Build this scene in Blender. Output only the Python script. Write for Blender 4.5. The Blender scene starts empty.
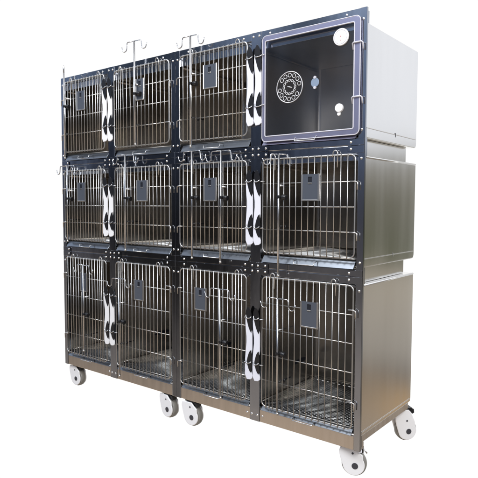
import bpy, bmesh, math, random
from mathutils import Vector, Matrix
random.seed(7)
S = bpy.context.scene
COL = S.collection

# ------------------------------------------------------------------ camera
cam = bpy.data.objects.new('camera', bpy.data.cameras.new('camera'))
COL.objects.link(cam)
yaw, pit, rol = 0.6711, 0.0611, 0.0032
fw = Vector((-math.sin(yaw)*math.cos(pit), math.cos(yaw)*math.cos(pit), -math.sin(pit)))
rt = Vector((math.cos(yaw), math.sin(yaw), 0)); up = rt.cross(fw)
r2 = rt*math.cos(rol)+up*math.sin(rol); u2 = -rt*math.sin(rol)+up*math.cos(rol)
cam.matrix_world = Matrix(((r2.x, u2.x, -fw.x, 1.0015), (r2.y, u2.y, -fw.y, -2.0679), (r2.z, u2.z, -fw.z, 1.0185), (0, 0, 0, 1)))
cam.data.sensor_width = 36
cam.data.lens = 557.2548/478*36
cam.data.clip_end = 100
S.camera = cam

# ------------------------------------------------------------------ world: a white studio sweep behind the cages, a dim workshop behind the camera
w = bpy.data.worlds.new('World'); S.world = w; w.use_nodes = True
nt = w.node_tree; N = nt.nodes; L = nt.links; N.clear()
def nn(t, **k):
    n = N.new(t)
    for a, b in k.items(): setattr(n, a, b)
    return n
def ramp(stops, src, interp='EASE'):
    r = nn('ShaderNodeValToRGB'); cr = r.color_ramp; cr.interpolation = interp
    while len(cr.elements) > 1: cr.elements.remove(cr.elements[-1])
    cr.elements[0].position = stops[0][0]; cr.elements[0].color = (*stops[0][1], 1)
    for p, c in stops[1:]:
        e = cr.elements.new(p); e.color = (*c, 1)
    L.new(src, r.inputs[0]); return r.outputs[0]
tc = nn('ShaderNodeTexCoord'); sx = nn('ShaderNodeSeparateXYZ'); L.new(tc.outputs['Generated'], sx.inputs[0])
def dot(v):
    d = nn('ShaderNodeVectorMath', operation='DOT_PRODUCT'); d.inputs[1].default_value = v
    L.new(tc.outputs['Generated'], d.inputs[0]); return d.outputs['Value']
def mapr(src, a, b, c=0, d=1, smooth=True):
    m = nn('ShaderNodeMapRange'); m.interpolation_type = 'SMOOTHSTEP' if smooth else 'LINEAR'
    for i, v in zip((1, 2, 3, 4), (a, b, c, d)): m.inputs[i].default_value = v
    L.new(src, m.inputs[0]); return m.outputs[0]
elev = mapr(sx.outputs[2], -1, 1, smooth=False)        # 0.5 = horizon
def E_(z): return (z+1)/2
front = ramp([(0, (.30, .24, .19)), (E_(-.50), (.60, .49, .38)), (E_(-.33), (.20, .175, .155)), (E_(-.14), (.10, .09, .085)), (E_(-.02), (.06, .062, .075)),
              (E_(.10), (.09, .11, .16)), (E_(.22), (.20, .26, .38)), (E_(.36), (.30, .38, .52)), (E_(.7), (.6, .65, .75)), (1, (1, 1, 1))], elev)
side = ramp([(0, (.26, .23, .20)), (E_(-.38), (.30, .265, .23)), (E_(-.29), (.17, .155, .14)), (E_(-.24), (.36, .33, .29)), (E_(-.12), (.42, .375, .31)), (E_(-.095), (.10, .105, .065)),
             (E_(.00), (.13, .125, .09)), (E_(.065), (.24, .23, .20)), (E_(.115), (.95, .98, 1.05)), (1, (1.1, 1.1, 1.12))], elev)
noise = nn('ShaderNodeTexNoise'); noise.inputs['Scale'].default_value = 3.2; noise.inputs['Detail'].default_value = 3
mp = nn('ShaderNodeMapping'); mp.inputs['Scale'].default_value = (1.6, 1.6, .35)
L.new(tc.outputs['Generated'], mp.inputs[0]); L.new(mp.outputs[0], noise.inputs[0])
nz = mapr(noise.outputs[0], .40, .64, .30, 2.6)
mul = nn('ShaderNodeMix', data_type='RGBA', blend_type='MULTIPLY'); mul.inputs[0].default_value = 1
L.new(front, mul.inputs[6]); L.new(nz, mul.inputs[7])
m1 = nn('ShaderNodeMix', data_type='RGBA')             # front half / side sector
L.new(mapr(dot((math.sin(.7), math.cos(.7), 0)), .0, .35), m1.inputs[0]); L.new(mul.outputs[2], m1.inputs[6])
warm = nn('ShaderNodeMix', data_type='RGBA'); L.new(side, warm.inputs[6]); warm.inputs[7].default_value = (1.1, .62, .16, 1)
warm_f = nn('ShaderNodeMath', operation='MAXIMUM'); L.new(mapr(dot((.405, .850, -.338)), .9965, .9999, 0, .10), warm_f.inputs[0]); L.new(mapr(dot((.335, .880, -.336)), .9982, .9999, 0, .45), warm_f.inputs[1])
L.new(warm_f.outputs[0], warm.inputs[0]); L.new(warm.outputs[2], m1.inputs[7])
m2 = nn('ShaderNodeMix', data_type='RGBA')
L.new(mapr(dot((-math.sin(yaw), math.cos(yaw), 0)), .50, .66), m2.inputs[0]); L.new(m1.outputs[2], m2.inputs[6]); m2.inputs[7].default_value = (1.03, 1.03, 1.03, 1)
bg = nn('ShaderNodeBackground'); bg.inputs[1].default_value = 1.0
L.new(m2.outputs[2], bg.inputs[0]); wo = nn('ShaderNodeOutputWorld'); L.new(bg.outputs[0], wo.inputs[0])

# ------------------------------------------------------------------ added lamps
def area(name, loc, target, size, energy, color):
    l = bpy.data.lights.new(name, 'AREA'); l.shape = 'RECTANGLE'; l.size = size[0]; l.size_y = size[1]; l.energy = energy; l.color = color
    o = bpy.data.objects.new(name, l); COL.objects.link(o); o.location = loc
    o.rotation_euler = (Vector(target)-Vector(loc)).to_track_quat('-Z', 'Y').to_euler()
area('added_key_light', (2.6, -2.8, 3.0), (-.6, 0, .8), (1.5, 1.2), 115, (1, .97, .93))  # unseen light added to brighten the wires and white parts
area('added_fill_light', (-1.6, -2.6, 4.2), (-1.3, 0, .9), (1.6, 1.2), 110, (.93, .96, 1))  # unseen fill added for the rough metal, high enough to avoid front reflections
S.view_settings.view_transform = 'Standard'; S.view_settings.look = 'None'
S.view_settings.exposure = 0; S.view_settings.gamma = 1

# ------------------------------------------------------------------ materials
def mat(name, col, metal=0, rough=.5, var=0, nscale=(4, 4, 4), bump=0, bscale=None, rvar=0, **k):
    m = bpy.data.materials.new(name); m.use_nodes = True
    t = m.node_tree; b = t.nodes['Principled BSDF']
    b.inputs['Base Color'].default_value = (*col, 1); b.inputs['Metallic'].default_value = metal; b.inputs['Roughness'].default_value = rough
    for a, v in k.items(): b.inputs[a.replace('_', ' ')].default_value = v
    tcn = t.nodes.new('ShaderNodeTexCoord')
    def tex(scale, detail=4):
        mpn = t.nodes.new('ShaderNodeMapping'); mpn.inputs['Scale'].default_value = scale
        t.links.new(tcn.outputs['Object'], mpn.inputs[0])
        x = t.nodes.new('ShaderNodeTexNoise'); x.inputs['Scale'].default_value = 1; x.inputs['Detail'].default_value = detail
        t.links.new(mpn.outputs[0], x.inputs[0]); return x.outputs[0]
    if var or rvar:
        x = tex(nscale)
        if var:
            mr = t.nodes.new('ShaderNodeMapRange'); mr.inputs[1].default_value = .3; mr.inputs[2].default_value = .7
            mr.inputs[3].default_value = 1-var; mr.inputs[4].default_value = 1+var
            t.links.new(x, mr.inputs[0])
            mx = t.nodes.new('ShaderNodeMix'); mx.data_type = 'RGBA'; mx.blend_type = 'MULTIPLY'; mx.inputs[0].default_value = 1
            mx.inputs[6].default_value = (*col, 1); t.links.new(mr.outputs[0], mx.inputs[7]); t.links.new(mx.outputs[2], b.inputs['Base Color'])
        if rvar:
            mr = t.nodes.new('ShaderNodeMapRange'); mr.inputs[1].default_value = .3; mr.inputs[2].default_value = .7
            mr.inputs[3].default_value = max(.02, rough-rvar); mr.inputs[4].default_value = rough+rvar
            t.links.new(x, mr.inputs[0]); t.links.new(mr.outputs[0], b.inputs['Roughness'])
    if bump:
        x = tex(bscale or nscale, 3); bn = t.nodes.new('ShaderNodeBump'); bn.inputs['Strength'].default_value = bump; bn.inputs['Distance'].default_value = .01
        t.links.new(x, bn.inputs['Height']); t.links.new(bn.outputs[0], b.inputs['Normal'])
    return m
M = {}
M['chrome'] = mat('polished_dark_steel', (.36, .375, .41), 1, .12, var=.12, nscale=(3, 3, 2), rvar=.05, bump=.14, bscale=(7, 7, 3))
M['steel'] = mat('brushed_steel', (.80, .79, .77), 1, .165, var=.02, nscale=(9, 9, .9), rvar=.022, bump=.04, bscale=(1.8, 1.8, 1.6))
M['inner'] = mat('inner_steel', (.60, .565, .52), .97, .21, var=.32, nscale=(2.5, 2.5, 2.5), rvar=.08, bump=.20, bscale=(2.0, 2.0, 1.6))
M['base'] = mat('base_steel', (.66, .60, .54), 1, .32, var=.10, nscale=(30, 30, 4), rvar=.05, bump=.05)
M['inner_lit'] = mat('brightened_inner_steel', (.78, .76, .73), .85, .40, var=.12, nscale=(3, 3, 3), rvar=.06, bump=.05, bscale=(2.2, 2.2, 1.5))  # inner steel made brighter: lighter look of the clear-door cell put into colour
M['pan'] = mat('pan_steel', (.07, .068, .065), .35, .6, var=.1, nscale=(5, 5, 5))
M['wire'] = mat('wire_steel', (.62, .61, .59), 1, .34)
M['rod'] = mat('rod_steel', (.58, .58, .59), 1, .25)
M['tray'] = mat('tray_steel', (.22, .24, .27), 1, .32, var=.08, nscale=(6, 6, 6), bump=.05)
M['mesh'] = mat('floor_mesh_steel', (.42, .415, .40), 1, .30)
M['lavender'] = mat('lavender_film', (.36, .36, .50), .65, .24, var=.10, nscale=(9, 9, 5), bump=.05)
M['seal'] = mat('clear_seal', (.62, .62, .68), 0, .35)
M['white'] = mat('white_plastic', (.92, .92, .93), 0, .28)
M['film'] = mat('lever_film', (.84, .85, .93), 0, .3)
M['black'] = mat('black_plastic', (.012, .012, .014), 0, .35)
M['plate'] = mat('grey_card', (.105, .12, .15), .3, .36, var=.06)
M['screw'] = mat('bright_screw', (.88, .88, .88), 1, .25)
M['port'] = mat('port_blue_grey', (.24, .31, .42), 0, .4)
M['tyre'] = mat('tyre_grey', (.24, .23, .21), 0, .42, var=.08, nscale=(20, 20, 20))
M['hub'] = mat('hub_dark', (.05, .05, .06), 0, .5)
M['hole'] = mat('dark_hole', (.01, .012, .02), 0, .5)
M['etch'] = mat('vent_steel', (.70, .70, .72), .4, .35)
g = bpy.data.materials.new('clear_acrylic'); g.use_nodes = True; t = g.node_tree; t.nodes.clear()
tr = t.nodes.new('ShaderNodeBsdfTransparent'); tr.inputs[0].default_value = (.96, .96, .97, 1)
gl = t.nodes.new('ShaderNodeBsdfGlossy'); gl.inputs['Roughness'].default_value = .03
fr = t.nodes.new('ShaderNodeFresnel'); fr.inputs[0].default_value = 1.45
mx = t.nodes.new('ShaderNodeMixShader'); ou = t.nodes.new('ShaderNodeOutputMaterial')
t.links.new(fr.outputs[0], mx.inputs[0]); t.links.new(tr.outputs[0], mx.inputs[1]); t.links.new(gl.outputs[0], mx.inputs[2]); t.links.new(mx.outputs[0], ou.inputs[0])
M['acrylic'] = g

# ------------------------------------------------------------------ mesh helpers
class MB:
    def __init__(s): s.bm = bmesh.new()
    def box(s, x0, x1, y0, y1, z0, z1):
        v = [s.bm.verts.new((x, y, z)) for x in (x0, x1) for y in (y0, y1) for z in (z0, z1)]
        for f in ((0, 1, 3, 2), (4, 6, 7, 5), (0, 4, 5, 1), (2, 3, 7, 6), (0, 2, 6, 4), (1, 5, 7, 3)): s.bm.faces.new([v[i] for i in f])
        return s
    def tube(s, pts, r, seg=8, closed=False):
        pts = [Vector(p) for p in pts]; n = len(pts); rings = []; up = None
        for i, p in enumerate(pts):
            a = pts[(i-1) % n] if (closed or i) else p; b = pts[(i+1) % n] if (closed or i < n-1) else p
            d = (b-a).normalized()
            if up is None: up = d.orthogonal().normalized()
            else: up = (up-d*up.dot(d)).normalized()
            q = d.cross(up)
            rings.append([s.bm.verts.new(p+(up*math.cos(2*math.pi*k/seg)+q*math.sin(2*math.pi*k/seg))*r) for k in range(seg)])
        m = n if closed else n-1
        for i in range(m):
            A, B = rings[i], rings[(i+1) % n]
            for k in range(seg):
                f = s.bm.faces.new((A[k], A[(k+1) % seg], B[(k+1) % seg], B[k])); f.smooth = True
        if not closed: s.bm.faces.new(rings[0][::-1]); s.bm.faces.new(rings[-1])
        return s
    def prism(s, poly, y0, y1, axes='xz'):           # polygon extruded; axes name the polygon plane
        def P(a, b, c):
            return {'xz': (a, c, b), 'yz': (c, a, b), 'xy': (a, b, c)}[axes]
        A = [s.bm.verts.new(P(a, b, y0)) for a, b in poly]; B = [s.bm.verts.new(P(a, b, y1)) for a, b in poly]
        s.bm.faces.new(A); s.bm.faces.new(B[::-1]); n = len(poly)
        for i in range(n): s.bm.faces.new((A[i], B[i], B[(i+1) % n], A[(i+1) % n]))
        return s
    def disc(s, c, r, h, axis='y', seg=28, ry=None):
        ry = ry or r; poly = [(math.cos(2*math.pi*k/seg)*r, math.sin(2*math.pi*k/seg)*ry) for k in range(seg)]
        if axis == 'y': return s.prism([(c[0]+a, c[2]+b) for a, b in poly], c[1]-h/2, c[1]+h/2)
        if axis == 'z': return s.prism([(c[0]+a, c[1]+b) for a, b in poly], c[2]-h/2, c[2]+h/2, 'xy')
    def dome(s, c, r, h):                             # screw head facing -y
        seg = 10; rings = []
        for t in (0, .5, .85):
            rr = r*math.cos(t*math.pi/2); yy = c[1]-h*math.sin(t*math.pi/2)
            rings.append([s.bm.verts.new((c[0]+rr*math.cos(2*math.pi*k/seg), yy, c[2]+rr*math.sin(2*math.pi*k/seg))) for k in range(seg)])
        for A, B in zip(rings, rings[1:]):
            for k in range(seg):
                f = s.bm.faces.new((A[k], A[(k+1) % seg], B[(k+1) % seg], B[k])); f.smooth = True
        s.bm.faces.new(rings[-1]).smooth = True
        return s
    def build(s, name, m, parent=None, bevel=0, seg=2):
        bmesh.ops.recalc_face_normals(s.bm, faces=s.bm.faces[:])
        me = bpy.data.meshes.new(name); s.bm.to_mesh(me); s.bm.free(); me.materials.append(m if not isinstance(m, str) else M[m])
        o = bpy.data.objects.new(name, me); COL.objects.link(o); o.parent = parent
        if bevel:
            b = o.modifiers.new('bevel', 'BEVEL'); b.width = bevel; b.segments = seg; b.limit_method = 'ANGLE'; b.angle_limit = math.radians(50)
        return o
def part_from(src, name, parent, loc=(0, 0, 0)):
    o = src.copy(); o.name = name; COL.objects.link(o); o.parent = parent; o.location = loc; return o
def smooth_poly(pts, it=2):
    for _ in range(it):
        q = []
        for i, (a, b) in enumerate(pts):
            c, d = pts[(i+1) % len(pts)]
            q += [(a*.75+c*.25, b*.75+d*.25), (a*.25+c*.75, b*.25+d*.75)]
        pts = q
    return pts
def rrect(x0, x1, z0, z1, r, n=6):
    out = []
    for cx, cz, a0 in ((x1-r, z1-r, 0), (x0+r, z1-r, 90), (x0+r, z0+r, 180), (x1-r, z0+r, 270)):
        for k in range(n+1):
            a = math.radians(a0+90*k/n); out.append((cx+r*math.cos(a), cz+r*math.sin(a)))
    return out
def thing(name, label, cat, group=None, loc=(0, 0, 0)):
    o = bpy.data.objects.new(name, None); COL.objects.link(o); o.location = loc; o.empty_display_size = .05
    o['label'] = label; o['category'] = cat
    if group: o['group'] = group
    return o

# ------------------------------------------------------------------ dimensions (x: along the front, 0 = right corner; y: into the cages; z: up)
TOP, J1, J2, DEP = 1.80, 1.260, .726, .552
UNITS = {'right': dict(x0=-1.061, x1=0.0, mid=-.5435), 'left': dict(x0=-2.062, x1=-1.0625, mid=-1.577)}
TIER = [  # box bottom, box top, door bottom, door top, hinge heights, latch loop heights, inner floor, inner ceiling
    dict(b0=1.289, b1=1.741, d0=1.341, d1=1.766, rows=(1.447, 1.554, 1.660), hinge=(1.447, 1.660), loops=(1.687, 1.466), fl=1.322, ce=1.735),
    dict(b0=.765, b1=1.216, d0=.803, d1=1.224, rows=(.908, 1.011, 1.115), hinge=(.908, 1.115), loops=(1.129, .917), fl=.792, ce=1.210),
    dict(b0=.062, b1=.695, d0=.088, d1=.690, rows=(.210, .328, .450, .569), hinge=(.205, .590), loops=(.495, .282), fl=.082, ce=.689)]
OFF = [0, .031, .062, .093, .124, .155, .186, .217, .248, .279, .310, .341, .372, .395, .413, .431, .458]

screw_src = None
def screw(parent, x, y, z, r=.0058):
    global screw_src
    if screw_src is None:
        screw_src = MB().dome((0, 0, 0), r, .0035).build('screw', 'screw', parent); screw_src.location = (x, y, z); return screw_src
    return part_from(screw_src, 'screw', parent, (x, y, z))

def lever(x0, x1, zt, zb, parent, m):
    """latch lever: a waisted strap held under two wire loops, with its black keeper behind"""
    wv = x1-x0; h = zb-zt
    def T(p): return [(x0+u*wv, zt+v*h) for u, v in p]
    o = MB().prism(smooth_poly(T([(.03, -.02), (.24, -.02), (.42, .12), (.98, .27), (1.0, .5), (1.0, .78), (.66, .86), (.40, 1.0), (.60, 1.13), (1.04, 1.26), (1.02, 1.38), (.02, 1.40),
                                  (.0, 1.0), (.08, .78), (.24, .50), (.06, .25)]), 1), -.018, -.0125).build('latch_lever', m, parent, .0008, 1)
    MB().prism(smooth_poly(T([(.40, -.24), (.70, -.20), (1.0, -.04), (1.0, .36), (.62, .27), (.24, .05), (.06, -.1)]), 1), -.0200, -.0182).build('keeper', 'black', o)
    MB().prism(smooth_poly(T([(.66, .76), (.98, .71), (1.02, 1.24), (.62, 1.19), (.28, 1.0), (.42, .88)]), 1), -.0200, -.0182).build('keeper', 'black', o)
    return o

def hinge_geo(mb, xin, xout, z, y):
    mb.tube([(xin, y, z), (xout-(xout-xin)*.25, y, z), (xout, y, z-.004), (xout, y+.001, z-.034)], .0031, 8)

def wire_door(bank, t, hx, lx, lever_x, plate_x, side, film):
    """hx: x of the outer wire on the hinge side, lx: on the latch side"""
    T = TIER[t]; sg = 1 if lx > hx else -1; wd = abs(lx-hx); k = wd/.458; y = -.007
    x0, x1 = min(hx, lx), max(hx, lx)
    mb = MB()
    mb.tube([(a, y, b) for a, b in rrect(x0, x1, T['d0'], T['d1'], .022)], .0034, 8, closed=True)
    zt = T['d1']; zb = T['d0']
    for i, o in enumerate(OFF[1:-1]):
        x = hx+sg*o*k
        mb.tube([(x, y-.0045, zb-.007), (x, y-.0045, zt+.004)], .0022, 6)
    for z in T['rows']:
        mb.tube([(x0, y, z), (x1, y, z)], .0024, 6)
    d = mb.build('cage_door', 'wire', bank)
    for z in T['hinge']:
        h = MB(); hinge_geo(h, hx+sg*.02, hx-sg*.013, z, y-.006); h.build('hinge', 'wire', d)
    for f in (.09, .40):                                 # little lift-off loops on the top wire
        x = hx+sg*f*k
        pts = [(x+.011*math.cos(a), y-.003, zt+.006+.014*math.sin(a)) for a in [math.pi*i/8 for i in range(9)]]
        MB().tube([(pts[0][0], y-.003, zt-.05)]+pts+[(pts[-1][0], y-.003, zt-.006)], .0026, 8).build('lift_loop', 'wire', d)
    # latch loops
    lo, hi = lever_x
    xe = lx
    for z in T['loops']:
        far = lo if sg > 0 else hi
        a, b = (lo+.004, hi-.004)
        pts = [(xe-sg*.02, y-.004, z-.006), (xe, y-.012, z-.006)] if True else []
        n = [(a, -.013, z+.016), (a+.003, -.021, z+.002), (a+.010, -.023, z-.005), ((a+b)/2, -.023, z-.006), (b-.006, -.022, z-.003), (b, -.018, z+.004)]
        MB().tube(n, .0026, 8).tube([(xe-sg*.012, y-.003, z-.004), (xe+sg*.006, -.020, z-.004)], .0024, 8).build('latch_loop', 'rod', d)
    lever(lo, hi, T['loops'][0], T['loops'][1], d, film)
    # card holder
    px0, px1, pz0, pz1 = plate_x
    fr_ = MB(); bw = .006; Y0, Y1 = -.0215, -.0155
    fr_.box(px0, px0+bw, Y0, Y1, pz0, pz1).box(px1-bw*1.4, px1, Y0, Y1, pz0, pz1).box(px0+bw, px1-bw*1.4, Y0, Y1, pz0, pz0+bw)
    cp = fr_.build('card_holder', 'wire', d, .001, 1)
    cx = (px0+px1)/2-.002; hw = .0095; ht = pz1-.012; hb = pz1-.036
    c = MB(); c.box(px0+bw, px1-bw*1.4, -.0185, -.0165, pz0+bw, hb).box(px0+bw, cx-hw, -.0185, -.0165, hb, ht).box(cx+hw, px1-bw*1.4, -.0185, -.0165, hb, ht).box(px0+bw, px1-bw*1.4, -.0185, -.0165, ht, pz1-.001)
    c.build('card', 'plate', cp)
    MB().box(cx-hw-.001, cx+hw+.001, -.0160, -.0140, hb-.001, ht+.001).build('finger_slot', 'hole', cp)
    MB().box(cx-hw, cx+hw, -.0215, -.0188, hb-.0055, hb-.001).build('slot_lip', 'wire', cp, .0008, 1)
    return d

def drip_tray(bank, t, x0, x1):
    z0, z1 = [(1.2885, 1.322), (.757, .787), (.0615, .081)][t]
    m = 'lavender' if (t == 0 and x0 > -.6) else 'tray'
    mb = MB(); mb.prism([(-.006, z0), (-.003, z0-.001), (.03, z1-.004), (.03, z1), (.016, z1)], x0+.010, x1-.010, 'yz')
    o = mb.build('drip_tray', m, bank, .0012, 2)
    c = (x0+x1)/2+.005; dz = (z1-z0)
    MB().tube([(c-.052, .004, z1-.010), (c-.052, -.020, z1-.013), (c-.050, -.024, z0+dz*.15), (c+.050, -.024, z0+dz*.15), (c+.052, -.020, z1-.013), (c+.052, .004, z1-.010)], .0022, 8).build('tray_handle', 'rod', o)
    return o

def floor_grid(box, x0, x1, z, wiremat='mesh'):
    """expanded metal floor: crossing zigzag strands"""
    mb = MB(); y0, y1 = .02, .53; st = .031; r = .0017; K = 1.7
    wdt = x1-x0; n = int((wdt+K*(y1-y0))/st)
    for i in range(n+1):
        for sgn in (1, -1):
            c = x0-(y1-y0)*K+i*st if sgn > 0 else x0+i*st
            # line x = c + sgn*.5*(y-y0)
            pa = []
            for y in (y0, y1):
                pa.append((c+sgn*K*(y-y0), y))
            (xa, ya), (xb, yb) = pa
            if max(xa, xb) < x0 or min(xa, xb) > x1: continue
            def clip(xa, ya, xb, yb):
                for lim, s_ in ((x0, 1), (x1, -1)):
                    if (xa-lim)*s_ < 0: f = (lim-xa)/(xb-xa); ya += (yb-ya)*f; xa = lim
                    if (xb-lim)*s_ < 0: f = (lim-xb)/(xa-xb); yb += (ya-yb)*f; xb = lim
                return xa, ya, xb, yb
            xa, ya, xb, yb = clip(xa, ya, xb, yb)
            if abs(yb-ya) < .01: continue
            mb.tube([(xa, ya, z+(.001 if sgn > 0 else -.001)), (xb, yb, z+(.001 if sgn > 0 else -.001))], r, 4)
    for y in (y0, (y0+y1)/2, y1): mb.tube([(x0, y, z), (x1, y, z)], .003, 6)
    for x in (x0+.003, x1-.003): mb.tube([(x, y0, z), (x, y1, z)], .003, 6)
    return mb.build('floor_grid', wiremat, box)

def caster(bank, x, y, rz, brake, lav=False):
    """twin-cover caster; hub axis along y before turning"""
    root = MB().box(-.030, .030, -.026, .026, -.006, 0).disc((0, 0, -.012), .014, .014, 'z', 20).build('caster', 'black', bank, .001, 1)
    root.location = (x, y, BASE_Z); root.rotation_euler = (0, 0, rz)
    cx, H, R = .008, -.084-BASE_Z, .0530
    wv = MB(); seg = 40
    prof = [(-.016, R*.80), (-.017, R*.93), (-.012, R*.99), (0, R*1.01), (.012, R*.99), (.017, R*.93), (.016, R*.80)]
    rings = []
    for yy, rr in prof: rings.append([wv.bm.verts.new((cx+rr*math.cos(2*math.pi*k/seg), yy, H+rr*math.sin(2*math.pi*k/seg))) for k in range(seg)])
    for A, B in zip(rings, rings[1:]):
        for k in range(seg): wv.bm.faces.new((A[k], A[(k+1) % seg], B[(k+1) % seg], B[k])).smooth = True
    wv.bm.faces.new(rings[0]); wv.bm.faces.new(rings[-1])
    wv.build('wheel', 'tyre', root)
    top = -.010
    for s in (-1, 1):
        arc = []
        for k in range(29):
            a = math.radians(30-k*(190/28)); arc.append((cx+R*.88*math.cos(a), H+R*.88*math.sin(a)))
        poly = [(.012, top), (.026, top-.014), (.046, H+.044)] + arc + [(-.050, H+.030), (-.054, H+.050), (-.054, top-.020), (-.050, top-.004), (-.044, top)]
        ya, yb = (-.0265, -.0185) if s < 0 else (.0185, .0265)
        cpl = MB().prism(poly, ya, yb).build('cover_plate', 'white', root, .0035, 3)
        yh = -.0270 if s < 0 else .0270
        MB().disc((cx+.006, yh, H-.004), .0135, .002).build('hub_cap', 'hub', cpl)
        MB().disc((cx-.004, yh, H+.050), .0045, .002, seg=16).build('axle_pin', 'hub', cpl)
    MB().prism([(-.030, top+.004), (.020, top+.004), (.046, top-.002), (.048, top-.020), (.038, top-.026), (.028, top-.014), (.010, top-.018), (-.030, top-.018)], -.015, .015).build('fork', 'black', root, .002, 2)
    if brake:
        MB().prism([(-.002, top+.004), (.040, top+.002), (.044, top-.010), (.034, top-.012), (.006, top-.004)], -.042, -.028).build('brake_pedal', 'film' if lav else 'tray', root, .002, 2)
        MB().tube([(.030, -.010, top+.004), (.052, -.022, top-.004), (.064, -.024, top-.016)], .003, 8).build('brake_arm', 'rod', root)
    return root
BASE_Z = 0.0

def slab(poly, x0, x1):  return MB().prism(poly, x0, x1, 'yz')

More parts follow.
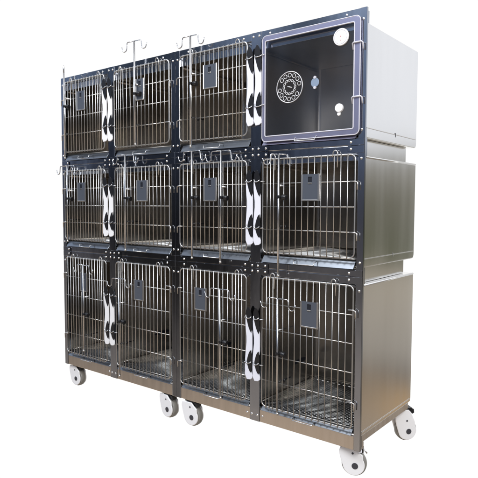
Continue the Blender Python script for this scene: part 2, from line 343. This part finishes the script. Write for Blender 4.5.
def make_bank(name, label, U, rightmost):
    bank = thing(name, label, 'cage bank', 'stacked cage banks on casters')
    x0, x1, mid = U['x0'], U['x1'], U['mid']
    FY = .0; T_ = .010
    # posts
    pw = .031
    for xa, xb in ((x0, x0+pw), (mid-.0285, mid+.0285), (x1-pw+.001, x1)):
        p = MB().box(xa, xb, FY, FY+.012, .0, TOP).box(xa+.004, xb-.004, FY+.012, FY+.03, .01, TOP-.01).build('post', 'chrome', bank, .0016, 2)
        c = (xa+xb)/2
        if abs(c-mid) < .1:
            for z in (J1+.015, J1-.013, J2+.012, J2-.014):
                for d in (-.0165, .0165): screw(p, c+d, FY-.0025, z)
        else:
            for z in (J1+.062, J1-.053, J2+.059, J2-.057, TOP-.045): screw(p, c, FY-.0002, z)
        for z in ((TOP-.018, .030) if abs(c-mid) < .1 else ()): screw(p, c-.0165, FY-.0002, z); screw(p, c+.0165, FY-.0002, z)
    # rails, one upper and one lower lip at each joint
    for za, zb, m in ((1.766, TOP-.0005, 'chrome'), (J1+.0012, 1.2875, 'chrome'), (1.229, J1-.0012, 'chrome'), (J2+.0012, .7555, 'chrome'), (.695, J2-.0012, 'chrome'), (0.0005, .0600, 'base')):
        r = MB()
        for a, b in ((x0+pw, mid-.0285), (mid+.0285, x1-pw+.001)): r.box(a, b, FY+.0025, FY+.014, za, zb)
        fl = {1.229: (1.200, 1.231), .695: (.680, .697), 1.766: (1.722, 1.768)}.get(za)
        if fl: r.box(x0+pw, mid-.0285, FY+.0128, FY+.0142, *fl).box(mid+.0285, x1-pw+.001, FY+.0128, FY+.0142, *fl)
        r = r.build('rail', m, bank, .002, 2)
        if m == 'chrome' and za < 1.7:
            zc = (J1 if za > 1 else J2); zz = zc+(.014 if za > zc else -.014)
            for xx in (x0+pw+.030, mid-.058, mid+.058, x1-pw-.030): screw(r, xx, FY-.0025, zz)
        if za < .01:
            for xx in (mid-.045, mid+.045): screw(r, xx, FY+.002, .030)
        if za > 1.7:
            for xx in (x0+.09, mid-.075, mid+.075, x1-.09): screw(r, xx, FY+.002, TOP-.016)
    # gusset plates where rails meet posts
    for zc in (J1, J2):
        for xs, xe in ((x0+.003, x0+pw+.045), (mid-.072, mid-.004), (mid+.004, mid+.072), (x1-pw-.045, x1-.003)):
            out = xs if (xs == x0+.003 or abs(xs-(mid+.004)) < 1e-6) else xe
            inn = xe if out == xs else xs
            sg = 1 if inn > out else -1
            top_ = [(out, zc+.0275), (out+sg*.030, zc+.0275), (inn, zc+.022), (inn, zc+.001), (out, zc+.001)]
            bot_ = [(out, zc-.001), (inn, zc-.001), (inn, zc-.022), (out+sg*.030, zc-.031), (out, zc-.031)]
            for g_ in (top_, bot_): MB().prism(g_, FY-.0022, FY-.0003).build('gusset', 'chrome', bank, .0006, 1)
    # tier boxes
    for ti, T in enumerate(TIER):
        b0, b1 = T['b0'], T['b1']
        y0 = .0145; yb = DEP; xs, xe = x0+.003, x1-.003
        r = .022
        prof = [(y0, b0), (yb-r, b0)] + [(yb-r+r*math.sin(math.radians(a)), b0+r-r*math.cos(math.radians(a))) for a in range(15, 91, 15)] + [(yb, b1-.004), (yb-.004, b1), (y0, b1)]
        box = MB()
        th = .006
        box.prism(prof, xe-th, xe, 'yz').prism(prof, xs, xs+th, 'yz')
        box.box(xs+th, xe-th, y0, yb-.001, b1-th, b1-.0003).box(xs+th, xe-th, yb-th, yb, b0+r, b1-th)
        box.box(xs+th, xe-th, y0, yb-r, b0+.0003, b0+th)
        box = box.build('cage_box', 'steel', bank, .0032, 3)
        # folded flange: seam line low on the panel, rolled lip on top
        zs = [1.328, .799, .0775][ti]
        MB().box(xe-.001, xe+.0012, y0+.002, yb-.010, b0+.004, zs).build('lower_flange', 'steel', box, .0006, 1)
        MB().box(xe-.001, xe+.0014, y0+.002, yb-.012, zs+.0004, zs+.0030).build('seam', ['inner', 'screw', 'inner'][ti], box)
        if ti == 0: MB().box(xe, xe+.0022, .30, .304, zs-.010, zs+.008).build('flange_tab', 'hole', box)
        if ti == 1: MB().box(xe, xe+.0022, .30, .304, zs-.008, zs+.008).build('flange_tab', 'screw', box)
        if ti: MB().tube([(xe-.002, y0+.002, b1-.004), (xe-.002, yb-.006, b1-.004)], .0052, 10).build('top_lip', 'screw' if ti == 2 else 'steel', box)
        # inner liner with rounded back corners, one per cell
        for ca, cb in ((xs+th+.002, mid-.006), (mid+.006, xe-th-.002)):
            rr = .022; lin = MB(); plan = [(ca, y0+.001), (ca, .54-rr)] + [(ca+rr-rr*math.cos(math.radians(a)), .54-rr+rr*math.sin(math.radians(a))) for a in range(15, 91, 15)]
            plan += [(cb-rr+rr*math.sin(math.radians(a)), .54-rr+rr*math.cos(math.radians(a))) for a in range(0, 76, 15)] + [(cb, .54-rr), (cb, y0+.001)]
            A = [lin.bm.verts.new((a, b, T['fl']-.02 if ti < 2 else b0+.008)) for a, b in plan]; B = [lin.bm.verts.new((a, b, T['ce']-.004)) for a, b in plan]
            for i in range(len(plan)-1): lin.bm.faces.new((A[i], A[i+1], B[i+1], B[i])).smooth = True
            iw = 'inner_lit' if (ti == 0 and ca > -.6) else 'inner'
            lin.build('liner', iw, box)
            zf = (T['fl']-.02 if ti < 2 else b0+.0075)
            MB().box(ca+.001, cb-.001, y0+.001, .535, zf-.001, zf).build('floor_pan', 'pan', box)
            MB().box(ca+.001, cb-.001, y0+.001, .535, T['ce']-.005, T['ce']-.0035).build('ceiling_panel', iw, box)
            floor_grid(box, ca+.006, cb-.006, T['fl']+.004)
            if ti == 2:
                zc = .205; xc = ca+.05
                pl = smooth_poly([(.30, zc-.010), (.36, zc+.010), (.43, zc+.012), (.46, zc-.004), (.40, zc-.010)])
                MB().prism(pl, ca+.0005, ca+.003, 'yz').build('drain_slot', 'hole', box)
        if ti < 2:
            for ca in (xs+th+.008, mid+.011): MB().tube([(ca, y0+.004, T['ce']-.014), (ca, .52, T['ce']-.014)], .0045, 8).build('ceiling_edge_highlight', 'base', box)  # added tan tubes stand in for the highlight along the ceiling edge
        MB().box(mid-.0055, mid+.0055, .0305, .53, T['fl']-.018, T['ce']-.006).build('divider', 'inner', box)
    # set-back necks between the boxes
    for za, zb in ((1.2165, 1.2885), (.6955, .7645)):
        MB().box(x0+.034, x1-.034, .0150, .505, za, zb).build('neck', 'steel', bank, .002, 2)
    bf = MB().box(x1-.034, x1-.006, .0145, .530, .030, .0615).box(x0+.006, x0+.034, .0145, .530, .030, .0615).box(x0+.034, x1-.034, .502, .530, .030, .0615)
    bf.build('base_frame', 'base', bank, .002, 2)
    MB().box(x0+.002, x1-.006, .0145, .048, .0005, .0295).build('caster_beam', 'base', bank, .002, 2)
    return bank

right = make_bank('cage_bank', 'right-hand bank of steel cages whose top right cage has a clear door', UNITS['right'], True)
left = make_bank('cage_bank', 'left-hand bank of steel cages with six barred doors', UNITS['left'], False)
PZ = [(1.580, 1.695), (1.036, 1.151), (.489, .604)]
def plate(xa, xb, t, dz=0): return (xa, xb, PZ[t][0]+dz, PZ[t][1]+dz)
# columns: hinge-side wire, latch-side wire, lever extents
CD = dict(Ch=-1.024, Cl=-.590, Dh=-.037, Dl=-.497, lc=(-.588, -.547), ld=(-.544, -.503))
AB = dict(Ah=-2.027, Al=-1.628, Bh=-1.100, Bl=-1.540, la=(-1.640, -1.596), lb=(-1.592, -1.548))
for t in range(3):
    film = 'film'
    wire_door(right, t, CD['Ch'], CD['Cl'], CD['lc'], plate(*[(-.853, -.764), (-.850, -.766), (-.912, -.830)][t], t), 1, film)
    if t: wire_door(right, t, CD['Dh'], CD['Dl'], CD['ld'], plate(*[None, (-.285, -.195), (-.283, -.193)][t], t), -1, film)
    wire_door(left, t, AB['Ah'], AB['Al'], AB['la'], plate(*[(-1.876, -1.795), (-1.884, -1.800), (-1.865, -1.796)][t], t), 1, 'white')
    wire_door(left, t, AB['Bh'], AB['Bl'], AB['lb'], plate(*[(-1.345, -1.278), (-1.345, -1.256), (-1.371, -1.291)][t], t), -1, 'white')
    for bk, U in ((right, UNITS['right']), (left, UNITS['left'])):
        drip_tray(bk, t, U['x0']+.031, U['mid']-.0285); drip_tray(bk, t, U['mid']+.0285, U['x1']-.031)

# ------------------------------------------------------------------ clear door, top right
T = TIER[0]
fo = rrect(-.499, -.022, 1.303, 1.768, .020); fi = rrect(-.483, -.047, 1.326, 1.746, .006)
mb = MB(); A = [mb.bm.verts.new((a, -.014, b)) for a, b in fo]; B = [mb.bm.verts.new((a, -.014, b)) for a, b in fi]
A2 = [mb.bm.verts.new((a, -.002, b)) for a, b in fo]; B2 = [mb.bm.verts.new((a, -.002, b)) for a, b in fi]; n = len(fo)
for i in range(n):
    j = (i+1) % n
    mb.bm.faces.new((A[i], A[j], B[j], B[i])); mb.bm.faces.new((A2[i], B2[i], B2[j], A2[j])); mb.bm.faces.new((A[i], A2[i], A2[j], A[j])); mb.bm.faces.new((B[i], B[j], B2[j], B2[i]))
cd = mb.build('clear_door', 'lavender', right, .0025, 2)
cd['label'] = 'clear pane door in a lavender frame'
MB().prism([(a, b) for a, b in rrect(-.482, -.048, 1.327, 1.745, .005)], -.0100, -.0060).build('pane', 'acrylic', cd)
MB().tube([(a, -.0135, b) for a, b in rrect(-.4835, -.0465, 1.3255, 1.7465, .007)], .0026, 8, True).tube([(a, -.0125, b) for a, b in rrect(-.500, -.021, 1.302, 1.769, .021)], .0022, 8, True).build('seal', 'seal', cd)
for z in (1.447, 1.660):
    MB().tube([(-.052, -.012, z-.022), (-.052, -.018, z+.002), (-.047, -.020, z+.004), (-.014, -.018, z+.004), (-.010, -.014, z), (-.010, -.008, z-.024)], .0033, 8).build('hinge', 'seal', cd)
lv = lever(*CD['ld'], T['loops'][0], T['loops'][1], cd, 'film')
for z in T['loops']:
    a, b = CD['ld']
    MB().tube([(a+.004, -.013, z+.016), (a+.006, -.021, z+.002), (a+.014, -.023, z-.005), (b-.006, -.022, z-.004), (b+.012, -.020, z+.002), (b+.018, -.012, z+.002)], .0026, 8).build('latch_loop', 'rod', cd)
# round vent of punched slots
vx, vz, yv = -.354, 1.529, -.0125
v = MB()
v.tube([(vx+.066*math.cos(a), yv, vz+.066*math.sin(a)) for a in [2*math.pi*i/48 for i in range(48)]], .0022, 6, True)
for i in range(14):
    if i % 7 == 6: continue
    a = 2*math.pi*i/14+.2; ca_, sa_ = math.cos(a), math.sin(a); cx, cz = vx+.051*ca_, vz+.051*sa_
    v.tube([(cx+.0085*math.cos(b)*ca_-.0070*math.sin(b)*sa_*1.2, yv, cz+.0085*math.cos(b)*sa_+.0070*math.sin(b)*ca_*1.2) for b in [2*math.pi*q/12 for q in range(12)]], .0015, 5, True)
for i in range(12):
    a = 2*math.pi*i/12; ca_, sa_ = math.cos(a), math.sin(a); cx, cz = vx+.029*ca_, vz+.029*sa_
    v.tube([(cx+.0045*math.cos(b)*ca_-.0060*math.sin(b)*sa_, yv, cz+.0045*math.cos(b)*sa_+.0060*math.sin(b)*ca_) for b in [2*math.pi*q/10 for q in range(10)]], .0016, 5, True)
v.tube([(vx-.010, yv, vz+.004), (vx+.012, yv, vz-.003)], .0022, 6)
v.build('round_vent', 'etch', cd)
pc = MB().disc((-.226, -.0125, 1.532), .0195, .004).build('port_cover', 'port', cd, .0008, 1)
MB().disc((-.226, -.0135, 1.553), .006, .006, seg=14).disc((-.226, -.0135, 1.511), .006, .006, seg=14).build('port_screw', 'seal', pc)
dl = MB().disc((-.106, -.0135, 1.697), .0345, .008, seg=40).build('dial', 'white', cd, .0025, 3)
MB().tube([(-.106+.028*math.cos(a), -.0178, 1.697+.028*math.sin(a)) for a in [2*math.pi*i/36 for i in range(36)]], .0009, 5, True).build('dial_ring', 'seal', dl)
MB().disc((-.106, -.018, 1.699), .0025, .001, seg=12).disc((-.105, -.018, 1.684), .0022, .001, seg=12).build('dial_pin', mat('pale_red', (.6, .35, .35), 0, .5), dl)
kn = MB().disc((-.109, -.0155, 1.414), .0175, .012, seg=28).disc((-.111, -.0135, 1.390), .0075, .008, seg=18).box(-.117, -.104, -.0165, -.0105, 1.388, 1.405).build('knob', 'white', cd, .002, 2)

# ------------------------------------------------------------------ casters
for bk, x, y, rz, br in ((left, -1.992, .045, .02, False), (left, -1.150, .034, -.10, False), (right, -.972, .030, .06, False), (right, -.066, .066, .34, True),
                         (right, -.034, .550, .85, False), (left, -1.10, .485, .2, False), (left, -1.97, .485, -.3, False), (right, -.96, .485, .5, False)):
    BASE_Z = 0.0 if y < .2 else .030
    c = caster(bk, x, y, rz, br, True)

# ------------------------------------------------------------------ hook poles clamped to the doors
poles = [
 # x, z top, z bottom, hook turn, half bar, label
 (-1.975, 1.851, 1.300, -.60, .042, 1, 'double-hook pole at the far left end of the top row'),
 (-1.329, 1.892, 1.342, .10, .052, 1, 'double-hook pole on the second cage of the top row, tallest of all'),
 (-.920, 1.844, 1.306, .06, .050, 1, 'double-hook pole on the cage beside the clear-doored one'),
 (-1.962, 1.253, .792, -.05, .078, 0, 'double-hook pole on the leftmost middle cage, hook jutting past the frame'),
 (-1.419, 1.292, .764, .05, .065, 0, 'double-hook pole on the second middle cage from the left'),
 (-.912, 1.284, .752, .0, .056, 0, 'left one of two double-hook poles sharing one middle cage'),
 (-.726, 1.274, .742, .0, .060, 0, 'right one of two double-hook poles sharing one middle cage'),
 (-.390, 1.241, .705, 1.05, .040, 0, 'double-hook pole on the rightmost middle cage, below the clear door'),
 (-1.814, .654, .130, .0, .058, 2, 'double-hook pole on the leftmost bottom cage'),
 (-1.480, .600, .040, .15, .050, 2, 'double-hook pole on the second bottom cage from the left'),
 (-.724, .614, .080, .0, .058, 2, 'double-hook pole on the third bottom cage from the left'),
 (-.389, .604, .080, .0, .056, 2, 'double-hook pole on the rightmost bottom cage'),
]
KN = {1: (1.615, 1.450), 0: (1.054, .925), 2: (.355, .225)}
for x, zt, zb, rz, hb, kind, lab in poles:
    p = thing('hook_pole', lab, 'hook pole', 'double-hook poles on the cage doors', (x, -.036, zb))
    p.rotation_euler = (random.uniform(-.006, .006), random.uniform(-.008, .008), 0)
    h = zt-zb
    MB().tube([(0, 0, 0), (0, 0, h-.002)], .0050, 12).build('rod', 'rod', p)
    MB().tube([(0, 0, -.004), (0, 0, .006)], .0062, 12).build('end_cap', 'wire', p)
    c, s = math.cos(rz), math.sin(rz)
    for sg in (-1, 1):
        pts = [(0, h)] + [(hb-.006, h), (hb-.001, h-.004), (hb, h-.012), (hb+.002, h-.032)]
        pts += [(hb+.002+.016*(1-math.cos(a)), h-.032-.016*math.sin(a)) for a in [math.pi*i/8 for i in range(1, 9)]] + [(hb+.038, h-.020)]
        MB().tube([(sg*a*c, sg*a*s, b) for a, b in pts], .0027, 8).build('hook', 'rod', p)
    zk, zl = KN[kind][0]-zb, KN[kind][1]-zb
    arm = .052 if kind != 2 else .055
    k = MB().tube([(0, .004, zk+(.050 if kind != 2 else .105)), (.004, .07, zk+(.050 if kind != 2 else .105)), (.006, .115, zk+(.050 if kind != 2 else .105))], .0052 if kind != 2 else .003, 8).build('upper_arm', 'rod', p)
    kk = MB(); kk.tube([(0, -.006, zk), (0, .022, zk)], .0085, 12).tube([(.004, .010, zk), (.016, .010, zk)], .0060, 10).tube([(.014, .010, zk), (.034, .010, zk-.004)], .0125, 14)
    kk.build('clamp_knob', 'black', p, .002, 2)
    MB().tube([(.002, .006, zl), (.004, .10, zl)], .0034, 8).tube([(.004, .05, zl+.004), (.004, .05, zl-.012)], .005, 8).build('lower_arm', 'black', p)
